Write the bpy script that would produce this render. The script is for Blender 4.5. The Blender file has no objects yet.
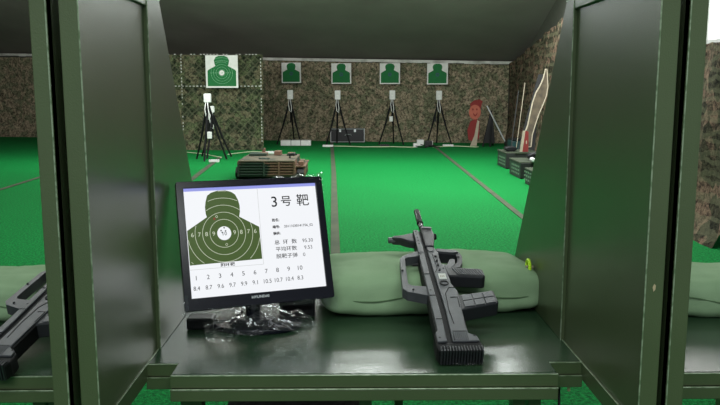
import bpy, bmesh, math, random
from mathutils import Vector, Matrix, noise
C = bpy.context.scene.collection
sc = bpy.context.scene
R = math.radians
random.seed(7)
# ------------------------------------------------------------------ camera
cam = bpy.data.objects.new('camera', bpy.data.cameras.new('camera')); C.objects.link(cam)
cam.location = (0, 0, 1.5); cam.rotation_euler = (R(90-8.4), 0, R(-0.77))
cam.data.sensor_width = 36; cam.data.lens = 741/720*36; cam.data.clip_end = 200; cam.data.clip_start = .05
sc.camera = cam
# ------------------------------------------------------------------ light
w = bpy.data.worlds.new('world'); sc.world = w; w.use_nodes = True
w.node_tree.nodes['Background'].inputs[0].default_value = (.82, .92, 1, 1)
w.node_tree.nodes['Background'].inputs[1].default_value = .3
def area(name, loc, rot, sx, sy, power, col=(.93, 1, .97)):
    l = bpy.data.lights.new(name, 'AREA'); l.shape = 'RECTANGLE'; l.size = sx; l.size_y = sy; l.energy = power; l.color = col
    o = bpy.data.objects.new(name, l); C.objects.link(o); o.location = loc; o.rotation_euler = rot
    return o
area('range_tube_light', (1.9, 12.7, 4.35), (0, 0, 0), 4.4, 1.2, 340)
area('range_tube_light', (1.9, 10.5, 4.6), (0, 0, 0), 4.4, 1.0, 300)
area('ceiling_fill_uplight', (-3, 9.5, 3.0), (R(145), 0, 0), 16, 1.0, 1500, (1, .95, .96))  # added fill aimed up at the sloping ceiling, not a separate fixture
area('range_tube_light', (-1, 6.0, 4.6), (0, 0, 0), 12, .3, 230)
area('soffit_tube_light', (-1.5, 15.6, 3.72), (R(-6), 0, 0), 13, .35, 430)
area('booth_ceiling_light', (0.2, .1, 3.6), (0, 0, 0), 3.5, .5, 62)
area('lobby_ceiling_light', (-.3, -2.2, 3.6), (0, 0, 0), 4, 1.0, 140)
sc.view_settings.view_transform = 'Standard'; sc.view_settings.look = 'None'
sc.view_settings.exposure = 0.0; sc.view_settings.gamma = 1; sc.view_settings.use_curve_mapping = False
# ------------------------------------------------------------------ materials
def srgb(c):
    return tuple(((v/255)/12.92 if v/255 <= .04045 else (((v/255)+.055)/1.055)**2.4) for v in c)
def mat(name, rgb, rough=.5, metal=0, rgb2=None, scale=8, bump=0, bscale=200, spec=.5, emit=0, detail=4, mixlo=.35, mixhi=.65, coat=0):
    m = bpy.data.materials.new(name); m.use_nodes = True; N = m.node_tree.nodes; L = m.node_tree.links
    b = N['Principled BSDF']; c = (*srgb(rgb), 1)
    b.inputs['Base Color'].default_value = c; b.inputs['Roughness'].default_value = rough; b.inputs['Metallic'].default_value = metal
    b.inputs['Specular IOR Level'].default_value = spec
    if coat: b.inputs['Coat Weight'].default_value = coat
    tc = N.new('ShaderNodeTexCoord')
    n = N.new('ShaderNodeTexNoise'); n.inputs['Scale'].default_value = scale; n.inputs['Detail'].default_value = detail
    L.new(tc.outputs['Object'], n.inputs['Vector'])
    r = N.new('ShaderNodeValToRGB'); r.color_ramp.elements[0].position = mixlo; r.color_ramp.elements[1].position = mixhi
    r.color_ramp.elements[0].color = c; r.color_ramp.elements[1].color = (*srgb(rgb2 if rgb2 else tuple(min(255, v*1.06) for v in rgb)), 1)
    L.new(n.outputs['Fac'], r.inputs['Fac']); L.new(r.outputs['Color'], b.inputs['Base Color'])
    if bump:
        n2 = N.new('ShaderNodeTexNoise'); n2.inputs['Scale'].default_value = bscale; n2.inputs['Detail'].default_value = 2
        L.new(tc.outputs['Object'], n2.inputs['Vector'])
        bp = N.new('ShaderNodeBump'); bp.inputs['Strength'].default_value = bump; bp.inputs['Distance'].default_value = .002 if bscale > 50 else .02
        L.new(n2.outputs['Fac'], bp.inputs['Height']); L.new(bp.outputs['Normal'], b.inputs['Normal'])
    if emit:
        L.new(r.outputs['Color'], b.inputs['Emission Color']); b.inputs['Emission Strength'].default_value = emit
    return m
M = {}
M['paint'] = mat('booth_green_paint', (69, 80, 55), .29, rgb2=(75, 87, 60), scale=3, bump=.2, bscale=380, spec=.5)
M['paintpost'] = M['paint']
M['top'] = mat('bench_green_paint', (36, 58, 40), .19, rgb2=(46, 70, 48), scale=5, bump=.3, bscale=330, spec=.48)
M['worn'] = mat('worn_glint_metal', (150, 165, 140), .35, .3, rgb2=(105, 125, 95), scale=60, mixlo=.45, mixhi=.6)  # worn edge colour, kept pale to paint in the edge highlights
M['white'] = mat('white_plastic', (190, 192, 188), .6)
M['board'] = mat('white_target_board', (202, 204, 198), .8)
M['tgreen'] = mat('target_green_print', (8, 96, 46), .8)
M['tline'] = mat('target_white_print', (120, 165, 130), .8)
M['tfaint'] = mat('target_dark_print', (40, 60, 90), .7)
M['ceil'] = mat('dark_ceiling_sheet', (112, 106, 100), .9, rgb2=(124, 118, 112), scale=.6)
M['wall'] = mat('dark_room_wall', (70, 72, 62), .9)
M['trimw'] = mat('white_ceiling_trim', (188, 190, 182), .7, rgb2=(110, 112, 100), scale=2.5, mixlo=.45, mixhi=.75)
M['black'] = mat('black_plastic', (15, 16, 19), .45, spec=.35)
M['tripod'] = mat('tripod_black', (10, 11, 12), .7, spec=.2)
M['silver'] = mat('aluminium_edge', (185, 188, 190), .35, .6)
M['bezel'] = mat('glossy_black_bezel', (13, 14, 24), .2, spec=.35)
M['bag'] = mat('sage_canvas', (132, 160, 124), .95, rgb2=(142, 170, 134), scale=9, bump=.5, bscale=500, spec=.15)
M['bagseam'] = mat('canvas_seam', (88, 112, 82), .95, spec=.1)
M['gun'] = mat('grey_black_polymer', (62, 64, 68), .36, rgb2=(74, 76, 80), scale=20, bump=.25, bscale=600)
M['gundark'] = mat('black_polymer', (13, 13, 15), .6, bump=.2, bscale=600, spec=.3)
M['gunmid'] = mat('dark_grey_polymer', (33, 34, 38), .42, bump=.3, bscale=500)
M['ribgrey'] = mat('worn_grey_rib', (58, 60, 64), .3, bump=.2, bscale=500)
M['steel'] = mat('dark_steel', (70, 70, 72), .25, .8)
M['lime'] = mat('lime_rubber', (190, 235, 40), .5)
M['cable'] = mat('pale_cable', (175, 185, 150), .6)
M['seam'] = mat('dark_carpet_seam', (50, 62, 42), .95, rgb2=(66, 74, 52), scale=3)
M['crate'] = mat('ammo_crate_green', (20, 44, 28), .8)
M['crateend'] = mat('ammo_crate_dark', (14, 18, 15), .7)
M['cratelid'] = mat('ammo_crate_lid', (46, 54, 38), .9)
M['crateink'] = mat('pale_stencil', (84, 112, 88), .9)
M['red'] = mat('red_board', (112, 36, 34), .9)
M['skin'] = mat('tan_board_print', (156, 84, 68), .9)
M['tan'] = mat('pale_rim', (150, 140, 122), .8)
M['brown'] = mat('brown_centre', (62, 55, 44), .9, rgb2=(88, 78, 62), scale=6)
M['teal'] = mat('dark_teal_case', (14, 50, 52), .5)
M['camo'] = mat('camo_paint', (26, 46, 32), .7, rgb2=(98, 72, 54), scale=1.6, mixlo=.5, mixhi=.54, detail=2)
M['camotop'] = mat('faded_camo_top', (88, 80, 64), .9, rgb2=(60, 60, 46), scale=4, mixlo=.5, mixhi=.6)
M['dark'] = mat('rubber_black', (12, 13, 13), .7)
M['screw'] = mat('pale_screw', (190, 170, 140), .4, .4)
def emat(name, rgb, s=1.0):
    m = bpy.data.materials.new(name); m.use_nodes = True; N = m.node_tree.nodes; L = m.node_tree.links
    b = N['Principled BSDF']; b.inputs['Base Color'].default_value = (.01, .01, .01, 1); b.inputs['Roughness'].default_value = .35; b.inputs['Specular IOR Level'].default_value = .2
    b.inputs['Emission Color'].default_value = (*srgb(rgb), 1); b.inputs['Emission Strength'].default_value = s
    return m
M['scr'] = emat('lit_screen_white', (244, 246, 250), .98)
M['scrbar'] = emat('lit_screen_lavender', (150, 156, 232), .98)
M['scrgreen'] = emat('lit_screen_green', (66, 88, 36), .98)
M['scrblack'] = emat('lit_screen_black', (22, 22, 26), .9)
M['scrgrey'] = emat('lit_screen_grey', (190, 194, 190), .95)
M['scrline'] = emat('lit_screen_line', (206, 214, 190), .98)
M['scrred'] = emat('lit_screen_red', (130, 60, 40), .98)
M['day'] = emat('daylight_glass', (255, 252, 250), 5.0)
def film():
    m = bpy.data.materials.new('clear_plastic_film'); m.use_nodes = True; N = m.node_tree.nodes; L = m.node_tree.links
    for n in list(N): N.remove(n)
    o = N.new('ShaderNodeOutputMaterial'); t = N.new('ShaderNodeBsdfTransparent'); t.inputs[0].default_value = (.93, .94, .95, 1)
    g = N.new('ShaderNodeBsdfGlossy'); g.inputs['Roughness'].default_value = .12; g.inputs['Color'].default_value = (1, 1, 1, 1)
    d = N.new('ShaderNodeBsdfDiffuse'); d.inputs[0].default_value = (.75, .77, .8, 1)
    a = N.new('ShaderNodeMixShader'); a.inputs[0].default_value = .12; L.new(g.outputs[0], a.inputs[1]); L.new(d.outputs[0], a.inputs[2])
    f = N.new('ShaderNodeLayerWeight'); f.inputs[0].default_value = .35
    mp = N.new('ShaderNodeMapRange'); mp.inputs['To Min'].default_value = .045; mp.inputs['To Max'].default_value = .4; L.new(f.outputs['Facing'], mp.inputs['Value'])
    x = N.new('ShaderNodeMixShader'); L.new(mp.outputs[0], x.inputs[0]); L.new(t.outputs[0], x.inputs[1]); L.new(a.outputs[0], x.inputs[2])
    L.new(x.outputs[0], o.inputs[0]); return m
M['film'] = film()
def carpet():
    m = bpy.data.materials.new('green_carpet'); m.use_nodes = True; N = m.node_tree.nodes; L = m.node_tree.links; b = N['Principled BSDF']
    tc = N.new('ShaderNodeTexCoord')
    n1 = N.new('ShaderNodeTexNoise'); n1.inputs['Scale'].default_value = 45; n1.inputs['Detail'].default_value = 8; n1.inputs['Roughness'].default_value = .8
    n2 = N.new('ShaderNodeTexNoise'); n2.inputs['Scale'].default_value = .5; n2.inputs['Detail'].default_value = 3
    for n in (n1, n2): L.new(tc.outputs['Object'], n.inputs['Vector'])
    r = N.new('ShaderNodeValToRGB'); r.color_ramp.elements[0].position = .42; r.color_ramp.elements[1].position = .6
    r.color_ramp.elements[0].color = (*srgb((8, 80, 36)), 1); r.color_ramp.elements[1].color = (*srgb((20, 150, 70)), 1)
    L.new(n1.outputs['Fac'], r.inputs['Fac'])
    r2 = N.new('ShaderNodeValToRGB'); r2.color_ramp.elements[0].color = (.8, .8, .8, 1); r2.color_ramp.elements[1].color = (1, 1, 1, 1)
    L.new(n2.outputs['Fac'], r2.inputs['Fac'])
    x = N.new('ShaderNodeMixRGB'); x.blend_type = 'MULTIPLY'; x.inputs[0].default_value = 1; L.new(r.outputs[0], x.inputs[1]); L.new(r2.outputs[0], x.inputs[2])
    L.new(x.outputs[0], b.inputs['Base Color']); b.inputs['Roughness'].default_value = .95; b.inputs['Specular IOR Level'].default_value = .1
    bp = N.new('ShaderNodeBump'); bp.inputs['Strength'].default_value = .6; bp.inputs['Distance'].default_value = .02
    L.new(n1.outputs['Fac'], bp.inputs['Height']); L.new(bp.outputs[0], b.inputs['Normal'])
    return m
M['carpet'] = carpet()
def net(name, cols, mesh_amt=.5):
    # camouflage netting: patches of leaf scrim in several colours over a diagonal cord mesh
    m = bpy.data.materials.new(name); m.use_nodes = True; N = m.node_tree.nodes; L = m.node_tree.links; b = N['Principled BSDF']
    tc = N.new('ShaderNodeTexCoord')
    v = N.new('ShaderNodeTexVoronoi'); v.inputs['Scale'].default_value = 7; L.new(tc.outputs['Object'], v.inputs['Vector'])
    r = N.new('ShaderNodeValToRGB'); r.color_ramp.interpolation = 'CONSTANT'
    e = r.color_ramp.elements
    while len(e) < len(cols): e.new(.5)
    for i, c in enumerate(cols): e[i].position = i/len(cols); e[i].color = (*srgb(c), 1)
    L.new(v.outputs['Color'], r.inputs['Fac'])
    n = N.new('ShaderNodeTexNoise'); n.inputs['Scale'].default_value = 14; n.inputs['Detail'].default_value = 8; n.inputs['Roughness'].default_value = .85; L.new(tc.outputs['Object'], n.inputs['Vector'])
    r2 = N.new('ShaderNodeValToRGB'); r2.color_ramp.elements[0].position = .43; r2.color_ramp.elements[1].position = .57
    r2.color_ramp.elements[0].color = (.2, .2, .2, 1); r2.color_ramp.elements[1].color = (1.45, 1.45, 1.4, 1); L.new(n.outputs['Fac'], r2.inputs['Fac'])
    x = N.new('ShaderNodeMixRGB'); x.blend_type = 'MULTIPLY'; x.inputs[0].default_value = 1; L.new(r.outputs[0], x.inputs[1]); L.new(r2.outputs[0], x.inputs[2])
    last = x
    outs = []
    for ang in (45, -45):
        mp = N.new('ShaderNodeMapping'); mp.inputs['Rotation'].default_value = (0, R(ang), 0); L.new(tc.outputs['Object'], mp.inputs['Vector'])
        wv = N.new('ShaderNodeTexWave'); wv.bands_direction = 'X'; wv.inputs['Scale'].default_value = 2.1; wv.inputs['Distortion'].default_value = 1.2; wv.inputs['Detail Scale'].default_value = 3
        L.new(mp.outputs[0], wv.inputs['Vector'])
        g = N.new('ShaderNodeMath'); g.operation = 'GREATER_THAN'; g.inputs[1].default_value = .86; L.new(wv.outputs['Fac'], g.inputs[0]); outs.append(g)
    mx = N.new('ShaderNodeMath'); mx.operation = 'MAXIMUM'; L.new(outs[0].outputs[0], mx.inputs[0]); L.new(outs[1].outputs[0], mx.inputs[1])
    sc_ = N.new('ShaderNodeMath'); sc_.operation = 'MULTIPLY'; sc_.inputs[1].default_value = mesh_amt; L.new(mx.outputs[0], sc_.inputs[0])
    y = N.new('ShaderNodeMixRGB'); L.new(sc_.outputs[0], y.inputs[0]); L.new(x.outputs[0], y.inputs[1]); y.inputs[2].default_value = (*srgb((126, 126, 100)), 1)
    L.new(y.outputs[0], b.inputs['Base Color']); b.inputs['Roughness'].default_value = .9; b.inputs['Specular IOR Level'].default_value = .1
    bp = N.new('ShaderNodeBump'); bp.inputs['Strength'].default_value = .9; bp.inputs['Distance'].default_value = .05; L.new(n.outputs['Fac'], bp.inputs['Height']); L.new(bp.outputs[0], b.inputs['Normal'])
    return m
M['netfar'] = net('camouflage_net_grey_brown', [(122, 116, 96), (136, 126, 106), (108, 110, 88), (146, 134, 114), (116, 116, 96)], .22)
M['netnear'] = net('camouflage_net_green', [(62, 72, 50), (78, 88, 62), (52, 60, 44), (92, 90, 70), (58, 66, 50)], .22)
M['netright'] = net('camouflage_net_brown', [(98, 84, 70), (70, 66, 52), (120, 98, 84), (60, 58, 46)], .3)
# ------------------------------------------------------------------ mesh helpers
class MB:
    def __init__(s): s.bm = bmesh.new()
    def box(s, x0, x1, y0, y1, z0, z1):
        v = [s.bm.verts.new((x, y, z)) for x in (x0, x1) for y in (y0, y1) for z in (z0, z1)]
        for f in ((0, 1, 3, 2), (4, 6, 7, 5), (0, 4, 5, 1), (2, 3, 7, 6), (0, 2, 6, 4), (1, 5, 7, 3)): s.bm.faces.new([v[i] for i in f])
        return s
    def prism(s, poly, fn, t0, t1):
        a = [s.bm.verts.new(fn(p[0], p[1], t0)) for p in poly]; b = [s.bm.verts.new(fn(p[0], p[1], t1)) for p in poly]
        s.bm.faces.new(a); s.bm.faces.new(b[::-1])
        for i in range(len(poly)):
            j = (i+1) % len(poly); s.bm.faces.new((a[i], b[i], b[j], a[j]))
        return s
    def loop(s, outer, inner, fn, t0, t1):
        n = len(outer)
        O0 = [s.bm.verts.new(fn(*p, t0)) for p in outer]; O1 = [s.bm.verts.new(fn(*p, t1)) for p in outer]
        I0 = [s.bm.verts.new(fn(*p, t0)) for p in inner]; I1 = [s.bm.verts.new(fn(*p, t1)) for p in inner]
        for i in range(n):
            j = (i+1) % n
            for q in ((O0[i], O1[i], O1[j], O0[j]), (I0[i], I0[j], I1[j], I1[i]), (O0[i], O0[j], I0[j], I0[i]), (O1[i], I1[i], I1[j], O1[j])): s.bm.faces.new(q)
        return s
    def tube(s, pts, r, seg=8, r1=None):
        pts = [Vector(p) for p in pts]; rings = []
        for i, p in enumerate(pts):
            d = (pts[min(i+1, len(pts)-1)] - pts[max(i-1, 0)]).normalized()
            a = d.orthogonal().normalized() if i == 0 else (rings_a - d*rings_a.dot(d)).normalized()
            rings_a = a; b = d.cross(a); rr = r if r1 is None else r+(r1-r)*i/(len(pts)-1)
            rings.append([s.bm.verts.new(p+a*math.cos(2*math.pi*k/seg)*rr+b*math.sin(2*math.pi*k/seg)*rr) for k in range(seg)])
        for i in range(len(rings)-1):
            for k in range(seg): s.bm.faces.new((rings[i][k], rings[i][(k+1) % seg], rings[i+1][(k+1) % seg], rings[i+1][k]))
        s.bm.faces.new(rings[0][::-1]); s.bm.faces.new(rings[-1]); return s
    def face(s, pts):
        s.bm.faces.new([s.bm.verts.new(p) for p in pts]); return s
    def grid(s, nu, nv, fn):
        g = [[s.bm.verts.new(fn(i/nu, j/nv)) for j in range(nv+1)] for i in range(nu+1)]
        for i in range(nu):
            for j in range(nv): s.bm.faces.new((g[i][j], g[i+1][j], g[i+1][j+1], g[i][j+1]))
        return s
    def build(s, name, m, parent=None, smooth=False, bevel=0, solid=0, xf=None, origin=None):
        if xf is not None: bmesh.ops.transform(s.bm, matrix=xf, verts=s.bm.verts)
        bmesh.ops.recalc_face_normals(s.bm, faces=s.bm.faces)
        if parent is not None:
            org = wloc(parent); par = parent
        else:
            if origin is None:
                vs = [v.co for v in s.bm.verts]
                org = Vector(((min(v.x for v in vs)+max(v.x for v in vs))/2, (min(v.y for v in vs)+max(v.y for v in vs))/2, min(v.z for v in vs)))
            else: org = Vector(origin)
            par = None
        bmesh.ops.translate(s.bm, vec=-org, verts=s.bm.verts)
        me = bpy.data.meshes.new(name); s.bm.to_mesh(me); s.bm.free()
        me.materials.append(m)
        if smooth:
            for p in me.polygons: p.use_smooth = True
        o = bpy.data.objects.new(name, me); C.objects.link(o)
        if par is not None: o.parent = par
        else: o.location = org
        if solid:
            q = o.modifiers.new('solid', 'SOLIDIFY'); q.thickness = solid; q.offset = 0
        if bevel:
            q = o.modifiers.new('bevel', 'BEVEL'); q.width = bevel; q.segments = 2; q.limit_method = 'ANGLE'; q.angle_limit = R(35)
            q.harden_normals = False
        return o
def wloc(o):
    v = Vector((0, 0, 0))
    while o is not None:
        v += Vector(o.location); o = o.parent
    return v
def tag(o, label, cat, group=None, kind=None):
    o['label'] = label; o['category'] = cat
    if group: o['group'] = group
    if kind: o['kind'] = kind
    return o
def thing(name, loc, label, cat, group=None):
    o = bpy.data.objects.new(name, None); o.empty_display_size = .1; C.objects.link(o); o.location = loc
    return tag(o, label, cat, group)
def struct(o): o['kind'] = 'structure'; return o
def text(name, s, size, fn, m, parent, align='CENTER', bold=0, sx=1):
    # lettering laid flat: fn maps (u, v) of the lettering plane to the world
    cu = bpy.data.curves.new(name, 'FONT'); cu.body = s; cu.size = size; cu.align_x = align; cu.align_y = 'CENTER'; cu.resolution_u = 3
    cu.offset = bold
    t = bpy.data.objects.new(name, cu); C.objects.link(t); bpy.context.view_layer.update()
    me = bpy.data.meshes.new_from_object(t.evaluated_get(bpy.context.evaluated_depsgraph_get()))
    bpy.data.objects.remove(t)
    org = wloc(parent)
    for v in me.vertices: v.co = Vector(fn(v.co.x*sx, v.co.y)) - org
    me.materials.clear(); me.materials.append(m); me.name = name
    o = bpy.data.objects.new(name, me); C.objects.link(o); o.parent = parent; return o
def copy_tree(o, parent=None):
    c = o.copy(); C.objects.link(c)
    if parent is not None: c.parent = parent
    for ch in list(o.children): copy_tree(ch, c)
    return c
YZ = lambda x: (lambda a, b, t: (t, a, b))
# ------------------------------------------------------------------ the room
FL = MB().face([(-16, -4, 0), (8, -4, 0), (8, 28, 0), (-16, 28, 0)]).build('floor', M['carpet'], origin=(0, 0, 0)); struct(FL)
WA, WB = Vector((-13.2, 26.57, 0)), Vector((5.12, 22.57, 0))       # back wall
WC = Vector((4.02, 7.0, 0)); WD = Vector((3.6, 1.0, 0))            # right wall
dn = (WB-WA).normalized()
def bw(x, off=0):                                                   # a point on the back wall line at this x
    t = (x-WA.x)/(WB.x-WA.x); p = WA.lerp(WB, t); return Vector((p.x+dn.y*off, p.y-dn.x*off, 0))
def ztop(x): return 2.86+(x+12.3)/(5.11+12.3)*(2.425-2.86)          # ceiling height along the back wall
def rw(t, off=0):
    d = (WC-WB).normalized(); p = WB.lerp(WC, t); return Vector((p.x+d.y*off, p.y-d.x*off, 0))
def cz(x, y):                                                       # sloping soffit above the backstop
    yb = bw(x).y; return ztop(x)+(yb-y)*.232
bwall = MB().face([(WA.x, WA.y, 0), (WB.x, WB.y, 0), (WB.x, WB.y, 3), (WA.x, WA.y, 3.2)]).build('wall_back', M['wall']); struct(bwall)
m_ = MB()
# right wall with the window opening left out
def rwall(t0, t1, z0, z1): m_.face([(*rw(t0).xy, z0), (*rw(t1).xy, z0), (*rw(t1).xy, z1), (*rw(t0).xy, z1)])
T0, T1 = .80, .985
rwall(0, T0, 0, 5.05); rwall(T0, T1, 0, 2.02); rwall(T0, T1, 3.9, 5.05); rwall(T1, 1.4, 0, 5.05)
struct(m_.build('wall_right', M['wall'], origin=(4.5, 15, 0)))
struct(MB().face([(-14.5, -4, 0), (-14.5, 28, 0), (-14.5, 28, 5.05), (-14.5, -4, 5.05)]).build('wall_left', M['wall']))
m_ = MB(); nx = 12
X0, X1 = -14.5, 5.2
yk = lambda x: bw(x).y-(5.0-ztop(x))/.232
for i in range(nx):
    xa, xb = X0+(X1-X0)*i/nx, X0+(X1-X0)*(i+1)/nx
    m_.face([(xa, bw(xa).y, ztop(xa)), (xb, bw(xb).y, ztop(xb)), (xb, yk(xb), 5.0), (xa, yk(xa), 5.0)])
    m_.face([(xa, yk(xa), 5.0), (xb, yk(xb), 5.0), (xb, -4, 5.0), (xa, -4, 5.0)])
bmesh.ops.remove_doubles(m_.bm, verts=m_.bm.verts, dist=.001)
struct(m_.build('ceiling', M['ceil'], origin=(0, 0, 5)))
m_ = MB(); rnd = random.Random(3)
xs = [-13+i*.25 for i in range(73)]
for a, b in zip(xs, xs[1:]):
    pa, pb = bw(a, .24), bw(b, .24); za, zb = ztop(a), ztop(b); h = .075+rnd.random()*.02
    m_.face([(pa.x, pa.y, za-h), (pb.x, pb.y, zb-h), (pb.x, pb.y, zb), (pa.x, pa.y, za)])
struct(m_.build('trim_1', M['trimw'], solid=.02))
# window in the right wall
wf = MB(); P = lambda t, z, o=0: (*rw(t, o).xy, z)
for (a, b, c, d) in ((T0, T1, 2.02, 2.1), (T0, T1, 3.82, 3.9), (T0, T0+.005, 2.02, 3.9), (T1-.005, T1, 2.02, 3.9), ((T0+T1)/2-.003, (T0+T1)/2+.003, 2.02, 3.9)):
    wf.face([P(a, c), P(b, c), P(b, d), P(a, d)])
wo = struct(wf.build('window_1', M['white'], solid=.06))
g = MB().face([P(T0, 2.02, -.05), P(T1, 2.02, -.05), P(T1, 3.9, -.05), P(T0, 3.9, -.05)]).build('pane', M['day'], wo)
# ------------------------------------------------------------------ carpet seams
def strip(pts, wd, name, m):
    b = MB()
    for p, q in zip(pts, pts[1:]):
        d = Vector((q[0]-p[0], q[1]-p[1], 0)).normalized(); n = Vector((-d.y, d.x, 0))*wd/2; z = Vector((0, 0, .006))
        b.face([Vector((*p, 0))-n+z, Vector((*q, 0))-n+z, Vector((*q, 0))+n+z, Vector((*p, 0))+n+z])
    return struct(b.build(name, m, solid=.006))
strip([(-.58, 23.4), (-.31, 14), (-.12, 6), (-.05, 2)], .09, 'trim_2', M['seam'])
strip([(2.42, 22), (2.10, 8.84), (2.02, 5)], .08, 'trim_3', M['seam'])
strip([(-3.05, 17.4), (-2.775, 12.88), (-2.6, 8), (-2.5, 3)], .10, 'trim_4', M['seam'])
strip([(-5.9, 19), (-5.572, 13.23), (-5.45, 11.0), (-5.2, 5)], .08, 'trim_5', M['seam'])
# ------------------------------------------------------------------ camouflage nets (hung sheets with folds)
def netsheet(p0, p1, z0, z1, m, label, amp=.06, seed=0, name='camouflage_net', grp=None, z1b=None):
    p0, p1 = Vector(p0), Vector(p1); d = (p1-p0); n = Vector((d.y, -d.x, 0)).normalized(); Ln = d.length
    z1b = z1 if z1b is None else z1b
    def fn(u, v):
        zt = z1+(z1b-z1)*u
        q = p0+d*u; k = noise.noise(Vector((u*Ln*1.3+seed, v*1.2, seed)))*amp*2+noise.noise(Vector((u*Ln*4+seed, v*4, 3)))*amp*.6
        flare = (1-v)**6*.22
        return (q.x+n.x*(k+flare), q.y+n.y*(k+flare), z0+(zt-z0)*v + (.0 if v < .99 else noise.noise(Vector((u*Ln*3, seed, 0)))*.03))
    o = MB().grid(max(20, int(Ln*6)), 26, fn).build(name, m, smooth=True)
    return tag(o, label, 'camouflage net')
netsheet(bw(-13, .12), bw(-2.6, .12), .0, 2.74, M['netfar'], 'grey-brown camouflage net over the back wall left of the green net', seed=2, z1b=2.55, amp=.04)
netsheet(bw(-2.6, .12), bw(4.8, .12), .0, 2.56, M['netfar'], 'grey-brown camouflage net covering the back wall behind the four small targets', seed=9, z1b=2.34, amp=.04)
netsheet(rw(0, .3), rw(T0-.04, .3), 0, 2.35, M['netright'], 'dark brown camouflage net along the far right wall behind the crates', seed=5, z1b=3.4, amp=.05)
netsheet(rw(T0-.06, .3), rw(1.0, .3), 0, 2.02, M['netright'], 'reddish brown camouflage net below the bright window on the right', seed=15)
NN = netsheet((-5.25, 19.95, 0), (-2.3, 19.95, 0), 0, 2.5, M['netnear'], 'green camouflage net with white dashed cords behind the large target', seed=21, amp=.05)
# dashed white cords sewn on the near net
def dline(a, b, n):
    dash = MB()
    for i in range(n):
        if random.random() < .22: continue
        p, q = Vector(a).lerp(Vector(b), (i+.15)/n), Vector(a).lerp(Vector(b), (i+.65)/n)
        dash.tube([p, q], .014, 5)
    dash.build('dashed_cord', M['trimw'], NN)
YN = 19.78
dline((-5.2, YN, 2.5), (-2.32, YN, 2.5), 34); dline((-5.2, YN, 1.68), (-2.32, YN, 1.68), 30)
dline((-4.42, YN, 2.5), (-4.42, YN, .5), 24); dline((-2.34, YN, 2.5), (-2.34, YN, .1), 28)
# ------------------------------------------------------------------ targets
SIL = [(-.31, -.36), (.31, -.36), (.31, .03), (.29, .06), (.135, .16), (.15, .2), (.165, .3), (.13, .385), (.06, .42), (-.06, .42), (-.13, .385), (-.165, .3), (-.15, .2), (-.135, .16), (-.29, .06), (-.31, .03)]
def target(cx, zc, wd, ht, p, nrm, label, big=False):
    # p: base point on the net, nrm: unit vector facing the shooters
    nrm = Vector(nrm).normalized(); rt = Vector((-nrm.y, nrm.x, 0)); up = Vector((0, 0, 1)); o0 = Vector((p[0], p[1], zc))
    fn = lambda a, b, t: o0+rt*a+up*b+nrm*t
    t = thing('paper_target', o0-up*ht/2, label, 'target', 'small green silhouette targets on the back net' if not big else None)
    MB().prism([(-wd/2, -ht/2), (wd/2, -ht/2), (wd/2, ht/2), (-wd/2, ht/2)], fn, 0, .03).build('board', M['board'], t)
    k = wd/.88*1.14
    sil = [(a*k*1.1, (b-.015)*k*ht/wd*.92) for a, b in SIL]
    MB().prism(sil, fn, .031, .035).build('silhouette', M['tgreen'], t)
    cy = -.03*k
    if big:
        b = MB()
        for r in (.085, .15, .215, .28):
            n = 40
            for i in range(n):
                a0, a1 = 2*math.pi*i/n, 2*math.pi*(i+.8)/n; q0 = (r*math.cos(a0), cy+r*math.sin(a0)); q1 = (r*math.cos(a1), cy+r*math.sin(a1))
                if abs(q0[0]) > .29 or q0[1] < -.38 or (abs(q0[0]) > .13 and q0[1] > .12-abs(q0[0])*.2 and r > .2): continue
                b.tube([fn(*q0, .036), fn(*q1, .036)], .005, 4)
        for zz in (.24, .31): b.tube([fn(-.15*k, zz*k, .036), fn(0, (zz+.02)*k, .036), fn(.15*k, zz*k, .036)], .005, 4)
        b.build('score_ring', M['tline'], t)
        MB().prism([(.068*math.cos(i*.393), cy+.068*math.sin(i*.393)) for i in range(16)], fn, .036, .04).build('bullseye', M['board'], t)
        text('lettering', '6  7  8  9', .05, lambda u, v: fn(u-.2, cy+v, .042), M['tline'], t)
        text('lettering', '9  8  7  6', .05, lambda u, v: fn(u+.2, cy+v, .042), M['tline'], t)
        text('lettering', '10', .05, lambda u, v: fn(u, cy+v, .042), M['tgreen'], t)
    else:
        b = MB()
        n = 20; r = .055
        b.loop([(r*math.cos(i*2*math.pi/n), cy+r*math.sin(i*2*math.pi/n)) for i in range(n)], [(.03*math.cos(i*2*math.pi/n), cy+.03*math.sin(i*2*math.pi/n)) for i in range(n)], fn, .035, .038)
        b.build('bullseye', M['tfaint'], t)
    return t
target(0, 2.055, .84, .84, (-3.345, 19.72), (0, -1, 0), 'large square green silhouette target with white bullseye on the left net', True)
wn = Vector((dn.y, -dn.x, 0))
for x, z, nm in ((-1.77, 2.13, 'leftmost'), (-.19, 2.10, 'second from left'), (1.305, 2.09, 'third from left'), (2.73, 2.075, 'rightmost')):
    pp = bw(x, .34); target(0, z, .63, .63, pp, wn, 'small green silhouette target on the back net, %s of the four' % nm)
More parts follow.
